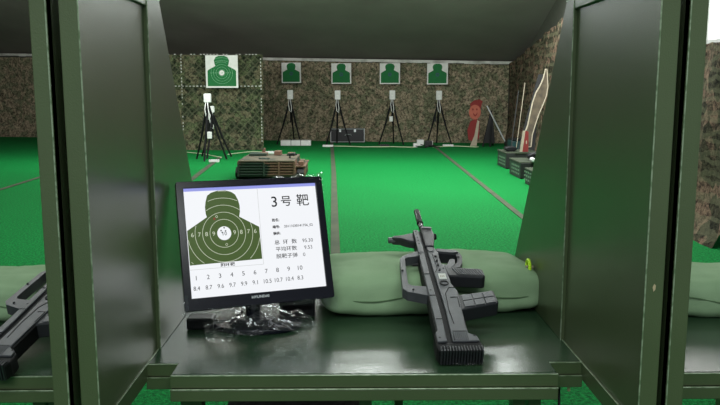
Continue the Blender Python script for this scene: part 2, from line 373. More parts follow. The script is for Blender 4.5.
# ------------------------------------------------------------------ tripods with white sensors
def tripod(x, y, h, spread, rot, label, cable=True):
    t = thing('tripod', (x, y, 0), label, 'tripod', 'black tripods in front of the nets')
    top = Vector((x, y, h*.93))
    for k in range(3):
        a = rot+k*2*math.pi/3; f = Vector((x+math.cos(a)*spread, y+math.sin(a)*spread, .0))
        mid = top.lerp(f, .55)
        lg = MB().tube([top+Vector((math.cos(a)*.03, math.sin(a)*.03, 0)), mid], .027, 8).tube([mid, f+Vector((0, 0, .012))], .021, 8).build('leg', M['tripod'], t)
        MB().tube([f+Vector((0, 0, .0)), f+Vector((0, 0, .03))], .02, 8).build('foot', M['dark'], lg)
    MB().tube([(x, y, h*.48), (x, y, h)], .018, 8).build('centre_column', M['tripod'], t)
    MB().tube([(x, y, h*.9), (x, y, h*.96)], .04, 10).box(x-.035, x+.035, y-.035, y+.035, h*.95, h).build('head', M['tripod'], t)
    return t
def sensor(x, y, z, label, wd=.17, ht=.27):
    t = thing('sensor_box', (x, y, z), label, 'sensor', 'white sensor boxes on the tripods')
    MB().box(x-wd/2, x+wd/2, y-.06, y+.06, z, z+ht).build('housing', M['white'], t, bevel=.02)
    MB().box(x-.03, x+.03, y-.066, y-.06, z+ht*.35, z+ht*.5).build('sensor_window', M['board'], t)
    MB().tube([(x-.03, y-.07, z), (x-.05, y-.09, z-.15), (x-.02, y-.1, z-.33), (x+.03, y-.09, z-.38), (x+.04, y-.08, z-.25), (x+.02, y-.07, z-.12), (x+.01, y-.06, z)], .011, 6).build('cable', M['white'], t, smooth=True)
    return t
TR = [(-1.76, 22.1, 1.32, .42, R(200), 'leftmost small target', 'leftmost of the four on the back row'), (-.36, 21.9, 1.31, .40, R(215), 'second small target', 'second from left on the back row'),
      (1.24, 21.9, 1.31, .42, R(200), 'third small target', 'third from left on the back row'), (2.62, 22.0, 1.30, .42, R(210), 'rightmost small target', 'rightmost on the back row')]
for x, y, h, s, r_, nm, pn in TR:
    tripod(x, y, h, s, r_, 'black tripod standing under the %s, %s' % (nm, pn))
    sensor(x, y, h, 'white sensor box on the tripod under the %s' % nm)
tripod(-3.19, 16.8, 1.29, .40, R(-95), 'black tripod with white box, front one under the large target')
sensor(-3.19, 16.8, 1.29, 'white sensor box on the front tripod under the large target', .16, .2)
tripod(-3.22, 17.5, 1.05, .42, R(20), 'shorter black tripod behind the front one under the large target')
sensor(-3.22, 17.5, 1.05, 'white sensor box lower down on the shorter tripod under the large target', .10, .15)
# adapters hanging on the tripods
for x, y, z, m, l in ((1.20, 21.75, .68, 'white', 'white power adapter dangling on the third tripod'), (2.50, 22.0, .66, 'black', 'black power adapter dangling on the rightmost tripod'), (-3.12, 16.55, .5, 'white', 'white power adapter dangling on the front tripod under the large target')):
    t = thing('power_adapter', (x, y, z), l, 'adapter'); MB().box(x-.05, x+.05, y-.03, y+.03, z, z+.15).build('housing', M[m], t, bevel=.01)
    MB().tube([(x, y, z+.15), (x+.03, y, z+.26), (x+.05, y+.1, z+.4)], .008, 6).build('cable', M['tripod'], t)
# ------------------------------------------------------------------ things along the backstop
t = thing('flight_case', (-.09, 22.7, 0), 'long black flight case with silver edges under the second tripod', 'case')
MB().box(-.58, .43, 22.6, 22.92, .03, .43).build('body', M['black'], t)
e = MB()
for (a, b) in (((-.59, .44), 0),):
    for z in (.03, .42):
        for y in (22.59, 22.93): e.tube([(-.59, y, z), (.44, y, z)], .013, 6)
    for x in (-.585, .435):
        for y in (22.59, 22.93): e.tube([(x, y, .03), (x, y, .42)], .013, 6)
        for z in (.03, .42): e.tube([(x, 22.59, z), (x, 22.93, z)], .013, 6)
e.build('metal_edge', M['silver'], t)
for x in (-.3, .15): MB().box(x-.03, x+.03, 22.575, 22.6, .33, .41).build('latch', M['silver'], t)
MB().tube([(-.15, 22.57, .22), (-.13, 22.55, .26), (.02, 22.55, .26), (.04, 22.57, .22)], .012, 6).build('handle', M['silver'], t)
t = thing('white_box', (-1.55, 21.55, 0), 'low long white box lying under the leftmost small target tripod', 'box')
MB().box(-2.0, -1.13, 21.4, 21.72, 0, .15).build('carton', M['white'], t, bevel=.008)
for x in (-1.71, -1.43): MB().box(x, x+.015, 21.395, 21.725, 0, .155).build('strap', M['tripod'], t)
def powerstrip(x, y, z, L_, label, ang=0, m='white'):
    t = thing('power_strip', (x, y, z), label, 'power strip')
    MB().box(x-L_/2, x+L_/2, y-.05, y+.05, z, z+.06).build('housing', M[m], t, bevel=.01)
    e = MB()
    for i in range(4): e.box(x-L_/2+L_*(i+.5)/4.5, x-L_/2+L_*(i+.5)/4.5+.03, y-.03, y+.02, z+.06, z+.066)
    e.build('socket', M['black'], t)
powerstrip(-.62, 20.9, 0, .3, 'white power strip on the carpet in front of the flight case')
powerstrip(-1.95, 18.6, 0, .34, 'white power strip on the carpet behind the slatted model vehicle')
powerstrip(-2.98, 16.25, 0, .22, 'white power strip at the feet of the front left tripod')
powerstrip(2.78, 21.0, 0, .3, 'white power strip by the rightmost tripod feet')
powerstrip(.98, 21.0, 0, .26, 'black power strip lying under the third tripod', 0, 'black')
for i, (x, y, s, m, l) in enumerate(((1.83, 20.7, .13, 'white', 'white adapter at left end of the plug cluster by the rightmost tripod'), (2.02, 21.3, .2, 'white', 'white plug block topping the cluster by the rightmost tripod'), (2.28, 21.2, .17, 'white', 'white plug block at right of the cluster by the rightmost tripod'), (2.2, 20.8, .2, 'black', 'black adapter block in the plug cluster by the rightmost tripod'))):
    t = thing('plug_block', (x, y, 0), l, 'plug'); zz = 0.1 if i in (1, 2) else 0
    MB().box(x-s/2, x+s/2, y-.08, y+.08, 0, s*.9).build('housing', M[m], t, bevel=.02)
    MB().tube([(x, y-.08, .05), (x+.1, y-.2, .02), (x+.3, y-.25, .015)], .012, 6).build('cable', M['black'], t)
def cable(pts, label, r=.012, m='cable'):
    P_ = []
    for i in range(len(pts)-1):
        for k in range(6):
            t_ = k/6; p, q = Vector(pts[i]), Vector(pts[i+1]); v = p.lerp(q, t_); v.y += math.sin((i+t_)*2.1)*.12*(0 if len(pts) < 3 else 1); P_.append(v)
    P_.append(Vector(pts[-1]))
    o = MB().tube(P_, r, 6).build('floor_cable', M[m], smooth=True); return tag(o, label, 'cable')
cable([(-5.0, 18.2, .012), (-4.3, 18.9, .012), (-3.6, 18.5, .012), (-3.0, 17.3, .012)], 'thin pale cable snaking on the carpet to the left tripods')
cable([(-3.0, 18.2, .012), (-2.5, 19.0, .012), (-2.0, 18.9, .012)], 'thin pale cable on the carpet right of the left tripods')
cable([(-.6, 21.1, .012), (.4, 20.6, .012), (1.2, 20.9, .012), (1.8, 20.6, .012)], 'thin pale cable between the middle tripods along the carpet')
cable([(2.3, 20.6, .012), (3.0, 20.9, .012), (3.6, 20.7, .012)], 'thin pale cable from plug cluster to the red figure board')
cable([(3.75, 8.3, .012), (3.9, 7.9, .012), (4.0, 7.4, .012), (3.95, 6.5, .012)], 'thin pale cable on the carpet at the far right edge')
# cut-out figure board and easel
fx, fy = 3.62, 21.3
t = thing('cutout_figure_board', (fx, fy, 0), 'red and tan cutout figure board standing against the back net', 'cutout board')
F = lambda a, b, t_: (fx+a*.85, fy+t_, b)
def ell(cx, cz_, rx, rz, n=20, w_=0): return [(cx+rx*math.cos(2*math.pi*i/n)*(1+w_*math.sin(5*2*math.pi*i/n)), cz_+rz*math.sin(2*math.pi*i/n)*(1+w_*math.sin(5*2*math.pi*i/n))) for i in range(n)]
MB().prism(ell(-.03, 1.14, .19, .16, 20, .06), F, -.01, .02).build('hair', M['red'], t)
MB().prism(ell(.08, 1.24, .12, .08, 14, .14), F, -.005, .02).build('hair_bow', M['red'], t)
MB().prism(ell(-.06, .96, .20, .21), F, -.03, -.012).build('face', M['skin'], t)
MB().prism([(-.13, .95), (-.05, .88), (.03, .95), (.0, .87), (-.05, .84), (-.1, .87)], F, -.036, -.031).prism(ell(-.13, 1.04, .025, .03, 8), F, -.036, -.031).prism(ell(.0, 1.04, .025, .03, 8), F, -.036, -.031).build('face_print', M['red'], t)
MB().prism([(-.26, .18), (-.1, .12), (.1, .2), (.12, .72), (-.02, .78), (-.2, .7), (-.3, .45)], F, -.02, .01).build('body', M['red'], t)
MB().prism([(-.2, .0), (.02, .0), (.1, .7), (.03, .74), (-.06, .3)], F, -.04, -.022).build('support_foot', M['tan'], t)
t = thing('easel', (4.0, 21.1, 0), 'dark folding easel with a pale leaning pole beside the cutout board', 'easel')
for a, b in (((4.0, 21.1, 1.0), (3.75, 20.9, 0)), ((4.0, 21.1, 1.0), (3.95, 20.85, 0)), ((4.0, 21.15, 1.0), (4.15, 21.5, 0))): MB().tube([a, b], .025, 6).build('leg', M['tripod'], t)
MB().face([(3.78, 20.88, .1), (4.1, 20.95, .1), (4.03, 21.05, .95), (3.97, 21.05, .95)]).build('cloth', M['dark'], t, solid=.02)
MB().tube([(3.85, 20.95, 1.15), (4.42, 20.75, .02)], .02, 8).tube([(4.42, 20.75, .03), (4.8, 20.8, .03)], .022, 8).build('pale_pole', M['silver'], t)
t = thing('black_case', (4.5, 19.8, 0), 'low black equipment case on the carpet left of the teal case', 'case')
MB().box(4.2, 4.62, 19.6, 20.1, 0, .22).build('body', M['black'], t, bevel=.02); MB().tube([(4.3, 19.59, .12), (4.34, 19.56, .16), (4.48, 19.56, .16), (4.52, 19.59, .12)], .012, 6).build('handle', M['black'], t)
t = thing('teal_case', (4.15, 17.9, 0), 'dark teal equipment case behind the ammunition crates', 'case')
MB().box(3.78, 4.22, 17.3, 17.8, 0, .4).build('body', M['teal'], t, bevel=.03); MB().box(3.8, 4.2, 17.28, 17.82, .4, .44).build('lid', M['black'], t, bevel=.01)
# ammunition crates
CR = [(3.11, 14.7, 15.55, .33, 'farthest left crate in the row by the right wall'), (3.0, 12.96, 13.85, .30, 'middle crate in the row by the right wall'), (2.93, 11.65, 12.3, .27, 'nearest crate in the row, partly behind the right booth panel')]
for i, (x, y0, y1, h, nm) in enumerate(CR):
    t = thing('ammunition_crate', ((x+.07), (y0+y1)/2, 0), 'green stencilled ammunition crate, ' + nm, 'crate', 'ammunition crates by the right wall')
    x1 = x+.17
    MB().box(x, x1, y0+.01, y1, 0, h-.03).build('body', M['crate'], t, bevel=.01)
    MB().box(x+.002, x1+.01, y0-.01, y0+.012, .01, h-.02).build('end_panel', M['crateend'], t, bevel=.01)
    MB().box(x-.01, x1+.5, y0, y1+.02, h-.03, h).build('lid', M['cratelid'], t, bevel=.008)
    MB().box(x1-.01, x1+.48, y0+.02, y1, 0, h-.03).build('rear_box', M['crateend'], t)
    e = MB()
    for r_ in range(3):
        for c in range(5): e.box(x-.004, x, y0+.1+c*.13, y0+.18+c*.13, .06+r_*.065, .09+r_*.065)
    e.build('stencil_mark', M['crateink'], t)
for x, y, z, s, m, l in ((3.25, 15.0, .33, .1, 'black', 'small black gear pouch on the farthest ammunition crate'), (3.35, 13.3, .30, .13, 'black', 'black gear pouch on the middle ammunition crate'), (3.22, 13.0, .30, .07, 'white', 'small white cap on the corner of the middle ammunition crate')):
    tag(MB().prism(ell(x, z+s*.55, s*1.3 if m == 'black' else s*.5, s*.55, 12), lambda a, b, t_: (a, y+t_, b), -.1, .1).build('pouch', M[m], bevel=.02), l, 'pouch')
# tall rimmed board leaning on the right net, and the red panel beneath it
def lean_fn(x0, y0, z0, x1, y1, z1): pass
LO = [(3.39, .40), (3.40, .62), (3.50, .85), (3.56, 1.08), (3.62, 1.30), (3.70, 1.50), (3.80, 1.66), (3.87, 1.80), (3.93, 2.0), (3.97, 2.0), (3.975, 1.82), (3.97, 1.62), (3.93, 1.44), (3.84, 1.24), (3.76, 1.08), (3.68, .88), (3.60, .66), (3.56, .42)]
def inset(poly, k):
    cx = [sum(p[0] for p in poly)/len(poly), sum(p[1] for p in poly)/len(poly)]
    out = []; n = len(poly)
    for i in range(n):
        a, b, c = Vector(poly[i-1]), Vector(poly[i]), Vector(poly[(i+1) % n]); d = (c-a).normalized(); nn = Vector((-d.y, d.x))
        out.append(tuple(b+nn*k))
    return out
area_s = sum(LO[i][0]*LO[(i+1) % len(LO)][1]-LO[(i+1) % len(LO)][0]*LO[i][1] for i in range(len(LO)))
IN = inset(LO, .018 if area_s > 0 else -.018)
LF = lambda a, b, t_: (a+.12, 15.0+(b-.4)*.35+t_, b)
t = thing('leaning_board', (3.5, 14.9, .3), 'tall narrow brown board with wavy pale rim leaning against the right net', 'board')
MB().loop(LO, IN, LF, -.02, .02).build('rim', M['tan'], t)
MB().prism(IN, LF, -.01, .01).build('centre', M['brown'], t)
t = thing('red_panel', (3.55, 14.7, .33), 'narrow red panel with pale edge at the foot of the leaning board', 'panel')
RF = lambda a, b, t_: (a, 14.75+t_, b)
MB().prism([(3.39, .34), (3.44, .34), (3.49, .76), (3.44, .76)], RF, -.01, .01).build('pale_edge', M['tan'], t)
MB().prism([(3.44, .34), (3.56, .34), (3.55, .74), (3.49, .76)], RF, -.012, .012).build('red_face', M['red'], t)
MB().prism(ell(3.515, .53, .012, .04, 8), RF, -.016, -.012).build('mark', M['tan'], t)
tag(MB().tube([(3.62, 16.2, .05), (3.86, 16.5, 1.72)], .009, 6).build('leaning_rod', M['tan']), 'thin pale rod leaning left of the rimmed board', 'rod')
tag(MB().tube([(3.46, 16.0, .05), (3.68, 16.3, 1.55)], .014, 6).build('leaning_rod', M['dark']), 'thin dark rod leaning beside the pale rod', 'rod')
tag(MB().prism([(3.50, .3), (3.85, .3), (3.95, 1.0), (4.12, 1.9), (4.02, 1.9), (3.72, 1.0)], lambda a, b, t_: (a+.02, 15.5+(b-.3)*.35+t_, b), -.02, .02).build('dark_cloth', M['dark']), 'dark cloth hanging behind the wavy rimmed board', 'cloth')
tag(MB().box(3.68, 3.74, 13.9, 13.95, .34, .62).build('white_bottle', M['white'], bevel=.012), 'small white bottle standing on a crate beside the right booth panel', 'bottle')
# ------------------------------------------------------------------ slatted model vehicle on the carpet
vx0, vx1, vy0, vy1 = -1.97, -.93, 12.8, 14.2
t = thing('model_vehicle', ((vx0+vx1)/2, (vy0+vy1)/2, 0), 'camouflage painted model armoured vehicle with slatted rear on the green carpet', 'model vehicle')
MB().prism([(vx0-.0, .06), (vx1+.0, .06), (vx1-.03, .32), (vx0+.04, .32)], lambda a, b, t_: (a, vy0+.04+t_, b), 0, 1.3).build('hull', M['camo'], t)
e = MB()
for k in range(5):
    z = .09+k*.048
    e.box(vx0+.02-.0+k*.006, vx1-.02-k*.004, vy0, vy0+.045, z, z+.022)
e.build('rear_slat', M['camo'], t, bevel=.004)
for x in (vx0+.02, vx0+.46, vx0+.72, vx1-.05): MB().box(x, x+.03, vy0-.01, vy0+.045, .07, .325).build('slat_frame', M['camo'], t)
MB().box(vx0+.03, vx1-.03, vy0, vy1, .32, .345).build('deck', M['camotop'], t, bevel=.006)
for (a, b, c, d, h) in ((vx0+.1, vx0+.42, vy1-.5, vy1-.15, .05), (vx0+.55, vx0+.68, vy1-.35, vy1-.1, .08), (vx0+.8, vx1-.1, vy1-.45, vy1-.15, .05), (vx0+.3, vx0+.36, vy1-.1, vy1-.04, .12)):
    MB().box(a, b, c, d, .345, .345+h).build('hatch', M['camo'], t, bevel=.01)
MB().tube([(vx0+.45, vy0+.35, .345), (vx0+.45, vy0+.35, .36)], .1, 20).build('hatch', M['camo'], t)
for x0, x1_ in ((vx0-.03, vx0+.02), (vx1-.0, vx1+.12)):
    e = MB()
    pr = [(vy0+.05, .12), (vy0+.16, .01), (vy1-.2, .01), (vy1-.05, .12), (vy1-.15, .22), (vy0+.15, .22)]
    e.prism(pr, lambda a, b, t_: (t_, a, b), x0, x1_); tr = e.build('track', M['dark'], t, bevel=.015)
    w_ = MB()
    for k in range(5): w_.tube([(x0-.012, vy0+.22+k*.23, .1), (x1_+.012, vy0+.22+k*.23, .1)], .075, 14)
    w_.build('road_wheel', M['camo'], tr)
MB().box(vx1-.02, vx1+.15, vy0+.1, vy1-.1, .22, .24).build('fender', M['camo'], t)
for y_ in (vy0+.2, vy0+.55): MB().box(vx1+.02, vx1+.11, y_, y_+.2, .24, .31).build('stowage_box', M['camotop'] if y_ > vy0+.4 else M['camo'], t, bevel=.01)
MB().tube([(vx1-.15, vy0+.5, .345), (vx1-.15, vy0+.5, .42), (vx1-.02, vy0+.35, .42)], .018, 6).build('exhaust', M['dark'], t)
# ------------------------------------------------------------------ the shooting booth
ZB, ZT = .91, 1.712
def partition(xi, s, y0, seam, label, th=.032, detail=True):
    """xi: inner face x, s=+1 when the inner face looks to +x"""
    xo = xi-s*th
    t = thing('booth_partition', ((xi+xo)/2, 1.7, ZB-.04), label, 'partition')
    bx = lambda a, b: (min(a, b), max(a, b))
    rec = xi-s*.0; rai = xi+s*.008
    MB().box(*bx(xi, xo), y0+.004, seam, ZB, ZT-.02).build('side_panel', M['paint'], t)
    MB().box(*bx(xi+s*.0005, xo), y0, y0+.022, ZB-.04, ZT).build('front_flange', M['paintpost'], t, bevel=.002)
    MB().prism([(seam, ZB), (2.29, ZB), (1.775, ZT), (seam, ZT)], lambda a, b, q: (q, a, b), rai, xo).build('rear_fin', M['paint'], t, bevel=.002)
    MB().box(*bx(xi+s*.007, xo), y0+.02, seam, ZT-.024, ZT).build('top_rail', M['paint'], t, bevel=.002)
    MB().box(*bx(xi+s*.003, xo), y0+.02, 2.28, ZB-.038, ZB).build('bottom_rail', M['paint'], t, bevel=.001)
    if detail:
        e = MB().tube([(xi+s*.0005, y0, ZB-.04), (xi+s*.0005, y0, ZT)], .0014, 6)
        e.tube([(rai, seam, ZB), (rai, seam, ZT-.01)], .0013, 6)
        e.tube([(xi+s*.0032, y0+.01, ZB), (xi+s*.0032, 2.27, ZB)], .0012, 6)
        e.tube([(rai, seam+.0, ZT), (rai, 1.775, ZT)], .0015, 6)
        e.build('worn_edge_glint', M['worn'], t)['label'] = 'worn metal edge painted pale as a highlight'  # pale strips paint the bright highlight along the worn corners
    return t
PL = partition(-.45, 1, 1.265, 1.665, 'green metal partition on the left side of the middle booth')
PR = partition(.515, -1, 1.25, 1.715, 'green metal partition on the right side of the middle booth')
NL = partition(-.529, -1, 1.262, 1.665, 'green metal partition edge left of the middle booth partition, facing the left booth', .028, False)
NR = partition(.593, 1, 1.25, 1.715, 'green metal partition edge right of the middle booth partition, facing the right booth', .03, False)
MB().tube([(-.502, 1.262, ZB-.04), (-.502, 1.262, ZT)], .0014, 6).build('worn_edge_glint', M['worn'], NL)  # painted highlight along the neighbour's worn corner
MB().tube([(.564, 1.25, ZB-.04), (.564, 1.25, ZT)], .0013, 6).build('worn_edge_glint', M['worn'], NR)
# chipped paint spot on the right front flange
MB().prism([(0, 0), (.003, .004), (.0035, .011), (.001, .014), (-.002, .008)], lambda a, b, q: (.529+a, 1.2492+q, 1.157+b), 0, .0008).build('paint_chip', M['screw'], PR)
def bench(x0, x1, xl, xr, label):
    t = thing('shooting_bench', ((x0+x1)/2, 1.9, 0), label, 'bench')
    tp = MB()
    tp.prism([(xl, 1.505), (xr, 1.505), (xr, 1.572), (x1, 1.572), (x1, 2.28), (x0, 2.28), (x0, 1.572), (xl, 1.572)], lambda a, b, q: (a, b, q), ZB-.026, ZB)
    tp.build('bench_top', M['top'], t, bevel=.0015)
    MB().box(xl, xr, 1.497, 1.505, ZB-.027, ZB-.001).build('front_edge', M['paint'], t)
    MB().box(xl, xr, 1.49, 1.53, ZB-.055, ZB-.029).build('apron', M['paint'], t, bevel=.002)
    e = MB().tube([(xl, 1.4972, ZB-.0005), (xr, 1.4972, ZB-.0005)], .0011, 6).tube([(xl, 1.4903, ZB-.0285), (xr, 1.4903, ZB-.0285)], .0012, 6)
    e.build('worn_edge_glint', M['worn'], t)['label'] = 'bright worn metal edges'
    for a, b in ((x0, xl), (xr, x1)):
        br = MB().box(a, b, 1.566, 1.60, ZB-.028, ZB-.0005).box(a, b, 1.56, 1.60, ZB-.056, ZB-.029).build('corner_bracket', M['paint'], t, bevel=.0015)
        MB().tube([(a, 1.5655, ZB-.0005), (b, 1.5655, ZB-.0005)], .0008, 6).tube([(a, 1.5597, ZB-.029), (b, 1.5597, ZB-.029)], .0008, 6).build('worn_edge_glint', M['worn'], br)
    MB().box(x0, x1, 2.24, 2.28, ZB-.056, ZB-.026).build('rear_rail', M['paint'], t)
    for x in ((xl+.012, 1.53), (xl+.4, 1.53), (xr-.087, 1.53), (xr-.052, 1.53), (xl+.262, 2.24), (xr-.30, 2.24)):
        MB().box(x[0], x[0]+(.026 if x[0] > xl+.2 else .045), x[1], x[1]+.04, 0, ZB-.056).build('leg', M['paint'], t)
    return t
BM = bench(-.449, .5135, -.38, .441, 'dark green metal shooting bench of the middle booth carrying monitor and rifle')
BL = bench(-1.495, -.530, -1.42, -.6, 'dark green metal shooting bench of the left booth, cut by the photo edge')
BR = bench(.594, 1.555, .66, 1.49, 'dark green metal shooting bench of the right booth, cut by the photo edge')
MB().tube([(.489, 1.575, ZB-.070), (.489, 1.575, ZB-.052)], .0035, 8).build('screw', M['screw'], BM)
o = MB().tube([(.478, 1.615, .85), (.48, 1.6, .7), (.484, 1.6, .4), (.486, 1.65, .01)], .003, 6).build('hanging_cable', M['black'], smooth=True); tag(o, 'thin black cable hanging below right corner of the middle bench', 'cable')
t = thing('storage_bag', (-.15, 1.8, 0), 'dark brown camouflage bag stored under the middle bench', 'bag')
MB().prism([(-.32, .0), (.04, .0), (.055, .3), (.05, .68), (-.01, .735), (-.28, .735), (-.335, .68), (-.345, .3)], lambda a, b, q: (a, 1.66+q, b), 0, .35).build('bag_body', mat('brown_camo_cloth', (62, 56, 54), .9, rgb2=(84, 76, 74), scale=30, mixlo=.45, mixhi=.55), t, bevel=.03)
MB().tube([(-.2, 1.83, .73), (-.19, 1.83, .77), (-.1, 1.83, .77), (-.09, 1.83, .73)], .008, 6).build('bag_handle', M['black'], t)
# lime ring hung on the right fin
t = thing('lime_ring', (.50, 2.02, 1.0), 'small lime green ring on the right partition at the sandbag end', 'ring')
e = MB(); n = 28
for i in range(n):
    a0, a1 = 2*math.pi*i/n, 2*math.pi*(i+1)/n
    e.tube([(.492, 1.995+.019*math.cos(a0), 1.024+.02*math.sin(a0)), (.492, 1.995+.019*math.cos(a1), 1.024+.02*math.sin(a1))], .0045, 6)
e.build('ring', M['lime'], t, smooth=True)
MB().tube([(.5055, 1.995, 1.024), (.486, 1.995, 1.024)], .005, 8).build('peg', M['tan'], t)
# ------------------------------------------------------------------ sandbags
def sandbag(cx, cy, L_, D, H_, rot, label, seed):
    t = thing('sandbag', (cx, cy, ZB), label, 'sandbag', None)
    b = MB(); bmesh.ops.create_cube(b.bm, size=2); bmesh.ops.subdivide_edges(b.bm, edges=b.bm.edges[:], cuts=28, use_grid_fill=True)
    rm = Matrix.Rotation(rot, 3, 'Z')
    for v in b.bm.verts:
        p = v.co.copy(); nrm = ((abs(p.x)**16+abs(p.y)**8)**.45+abs(p.z)**4.5)**(1/4.5); p /= nrm
        q = Vector((p.x*L_/2, p.y*D/2, p.z*H_/2))
        s_ = Vector((q.x*7+seed, q.y*9, q.z*9))
        k = noise.noise(s_)*.009+noise.noise(s_*2.7)*.004+abs(noise.noise(Vector((q.x*22+seed, q.y*6, q.z*14))))*.004
        # pinch towards the ends
        e_ = abs(p.x)**5; q.z *= 1-.08*e_
        q += p.normalized()*k
        q.z = max(q.z, -H_/2+.004)
        q = rm @ q
        v.co = (cx+q.x, cy+q.y, ZB-.003+H_/2+q.z)
    b.build('canvas_body', M['bag'], t, smooth=True)
    e = MB(); pts = []
    for i in range(61):
        u = -1+2*i/60; z_ = .0 if True else 0
        y_ = -(1-abs(u)**7)**(1/7) if abs(u) < 1 else 0
        q = Vector((u*L_/2*.995, y_*(D/2+.0015), .012*math.sin(u*5+seed)-.004)); k = .004
        q = rm @ q; pts.append((cx+q.x, cy+q.y, ZB+H_/2+q.z))
    e.tube(pts[2:-2], .0022, 6).build('seam', M['bagseam'], t, smooth=True)
    return t
SBM = sandbag(.216, 2.06, .618, .315, .126, R(5), 'sage green sandbag lying across the middle bench under the rifle', 1.3)
SBL = sandbag(-.97, 2.00, .58, .27, .102, R(-2), 'sage green sandbag on the left booth bench at the photo edge', 8.2)
SBR = sandbag(1.02, 2.00, .60, .27, .108, R(-5), 'sage green sandbag on the right booth bench at the photo edge', 4.1)
# ------------------------------------------------------------------ rifles (bullpup, lying on the left side)
def rifle(label):
    A = Vector((.2328, 1.5374, .952)); u = Vector((-.03804, .96276, .26768)).normalized()
    wv = u.cross(Vector((0, 0, 1))).normalized(); n = wv.cross(u); up = -wv
    base = A-n*.044
    t = thing('assault_rifle', (A.x, A.y, ZB), label, 'rifle', 'grey bullpup rifles on the benches')
    f = lambda a, b, q: A+u*a+up*b+n*q
    G, D = M['gun'], M['gundark']
    MB().prism([(.012, .043), (.066, .043), (.071, .037), (.158, .036), (.227, .034), (.38, .034), (.46, .030), (.592, .030), (.592, .006), (.485, .006), (.485, -.018), (.444, -.026), (.398, -.021), (.371, -.031), (.30, -.035), (.286, -.033), (.246, -.045), (.163, -.040), (.087, -.037), (.063, -.037), (.048, -.056), (.014, -.060)], f, -.042, -.006).build('receiver', D, t, bevel=.003)
    # raised plates either side of the dark lengthwise channel
    MB().prism([(.028, .040), (.066, .040), (.072, .034), (.158, .033), (.228, .032), (.40, .031), (.588, .029), (.588, .0145), (.45, .0145), (.327, .0165), (.157, .0155), (.031, .0185)], f, -.006, 0).build('top_cover', G, t, bevel=.0018)
    MB().prism([(.031, .006), (.157, .002), (.327, .004), (.47, .0045), (.482, .004), (.480, -.016), (.444, -.0235), (.398, -.019), (.371, -.028), (.302, -.032), (.287, -.030), (.247, -.041), (.165, -.037), (.088, -.034), (.063, -.034), (.050, -.052), (.031, -.054)], f, -.006, -.0005).build('side_plate', G, t, bevel=.0018)
    # textured patch, butt pad with ribs
    e = MB()
    for i in range(9):
        for j in range(8): e.box(0, 0, 0, 0, 0, 0) if False else e.prism([(.036+i*.0042, .001-j*.0042), (.0385+i*.0042, .001-j*.0042), (.0385+i*.0042, -.0015-j*.0042), (.036+i*.0042, -.0015-j*.0042)], f, -.0008, .0006)
    e.build('textured_patch', G, t)
    bp = MB().prism([(-.002, .040), (.013, .0435), (.030, .0435), (.030, -.0575), (.014, -.0605), (-.002, -.057)], f, -.039, -.0035).build('butt_pad', D, t, bevel=.004)
    e = MB()
    for i in range(15):
        b_ = .037-i*.0064
        e.prism([(-.007, b_), (.012, b_), (.012, b_-.0034), (-.007, b_-.0034)], f, -.037, .0005)
    e.build('rib', M['gunmid'], bp, bevel=.0008)
    # forend, gas knob, barrel
    MB().prism([(.484, .007), (.612, .007), (.612, -.001), (.604, -.026), (.558, -.029), (.484, -.017)], f, -.038, .001).build('gas_block', M['gunmid'], t, bevel=.005)
    MB().prism([(.592, .004), (.606, .004), (.600, -.025), (.590, -.025)], f, .0005, .0035).build('front_plate', G, t, bevel=.001)
    MB().tube([f(.574, -.026, -.016), f(.574, -.037, -.016)], .009, 14).build('gas_knob', D, t, bevel=.001)
    MB().tube([f(.60, 0, -.012), f(.66, 0, -.012)], .0075, 14).build('barrel', M['steel'], t, smooth=True)
    fh = MB().tube([f(.652, 0, -.012), f(.662, 0, -.012)], .0095, 14).tube([f(.662, 0, -.012), f(.742, 0, -.012)], .0085, 14).build('flash_hider', D, t, bevel=.001)
    e = MB()
    for k in (-1, 1): e.tube([f(.672, .0058*k, -.0062), f(.738, .0058*k, -.0062)], .0018, 6)
    e.build('bright_rib', M['steel'], fh)
    # rail holes + front sight post
    e = MB()
    for a_ in (.50, .52, .54, .56, .578): e.tube([f(a_, .0225, -.001), f(a_, .0225, .0006)], .0022, 10)
    e.build('rail_hole', D, t)
    MB().prism([(.528, .029), (.588, .029), (.582, .045), (.574, .060), (.569, .090), (.556, .093), (.551, .070), (.536, .050)], f, -.032, -.008).build('front_sight', M['gunmid'], t, bevel=.004)
    MB().tube([f(.562, .082, -.02), f(.562, .103, -.02)], .0085, 12).build('sight_knob', G, t, bevel=.001)
    # carrying handle
    MB().loop([(.470, .028), (.463, .040), (.440, .074), (.427, .083), (.328, .089), (.270, .092), (.254, .082), (.232, .030)],
              [(.440, .030), (.437, .040), (.432, .062), (.425, .070), (.328, .0745), (.292, .0755), (.284, .068), (.277, .030)], f, -.032, -.006).build('carry_handle', G, t, bevel=.0025)
    MB().tube([f(.404, .036, -.014), f(.404, .052, -.014)], .004, 8).build('cocking_lever', D, t)
    # trigger guard, trigger, grip
    MB().loop([(.480, -.012), (.475, -.026), (.464, -.076), (.452, -.084), (.434, -.0865), (.392, -.080), (.372, -.070), (.368, -.024)],
              [(.455, -.024), (.453, -.030), (.446, -.062), (.440, -.070), (.430, -.072), (.402, -.067), (.388, -.058), (.385, -.024)], f, -.036, -.005).build('trigger_guard', M['gunmid'], t, bevel=.0025)
    MB().prism([(.476, -.022), (.464, -.074), (.453, -.080), (.449, -.066), (.458, -.022)], f, -.0055, -.002).build('guard_plate', G, t, bevel=.001)
    MB().prism([(.418, -.050), (.417, -.064), (.388, -.060), (.365, -.045), (.372, -.030), (.392, -.040)], f, -.02, -.004).build('guard_post', G, t, bevel=.002)
    MB().prism([(.400, -.018), (.408, -.028), (.404, -.042), (.397, -.046), (.396, -.038), (.392, -.022)], f, -.024, -.015).build('trigger', M['silver'], t, bevel=.0015)
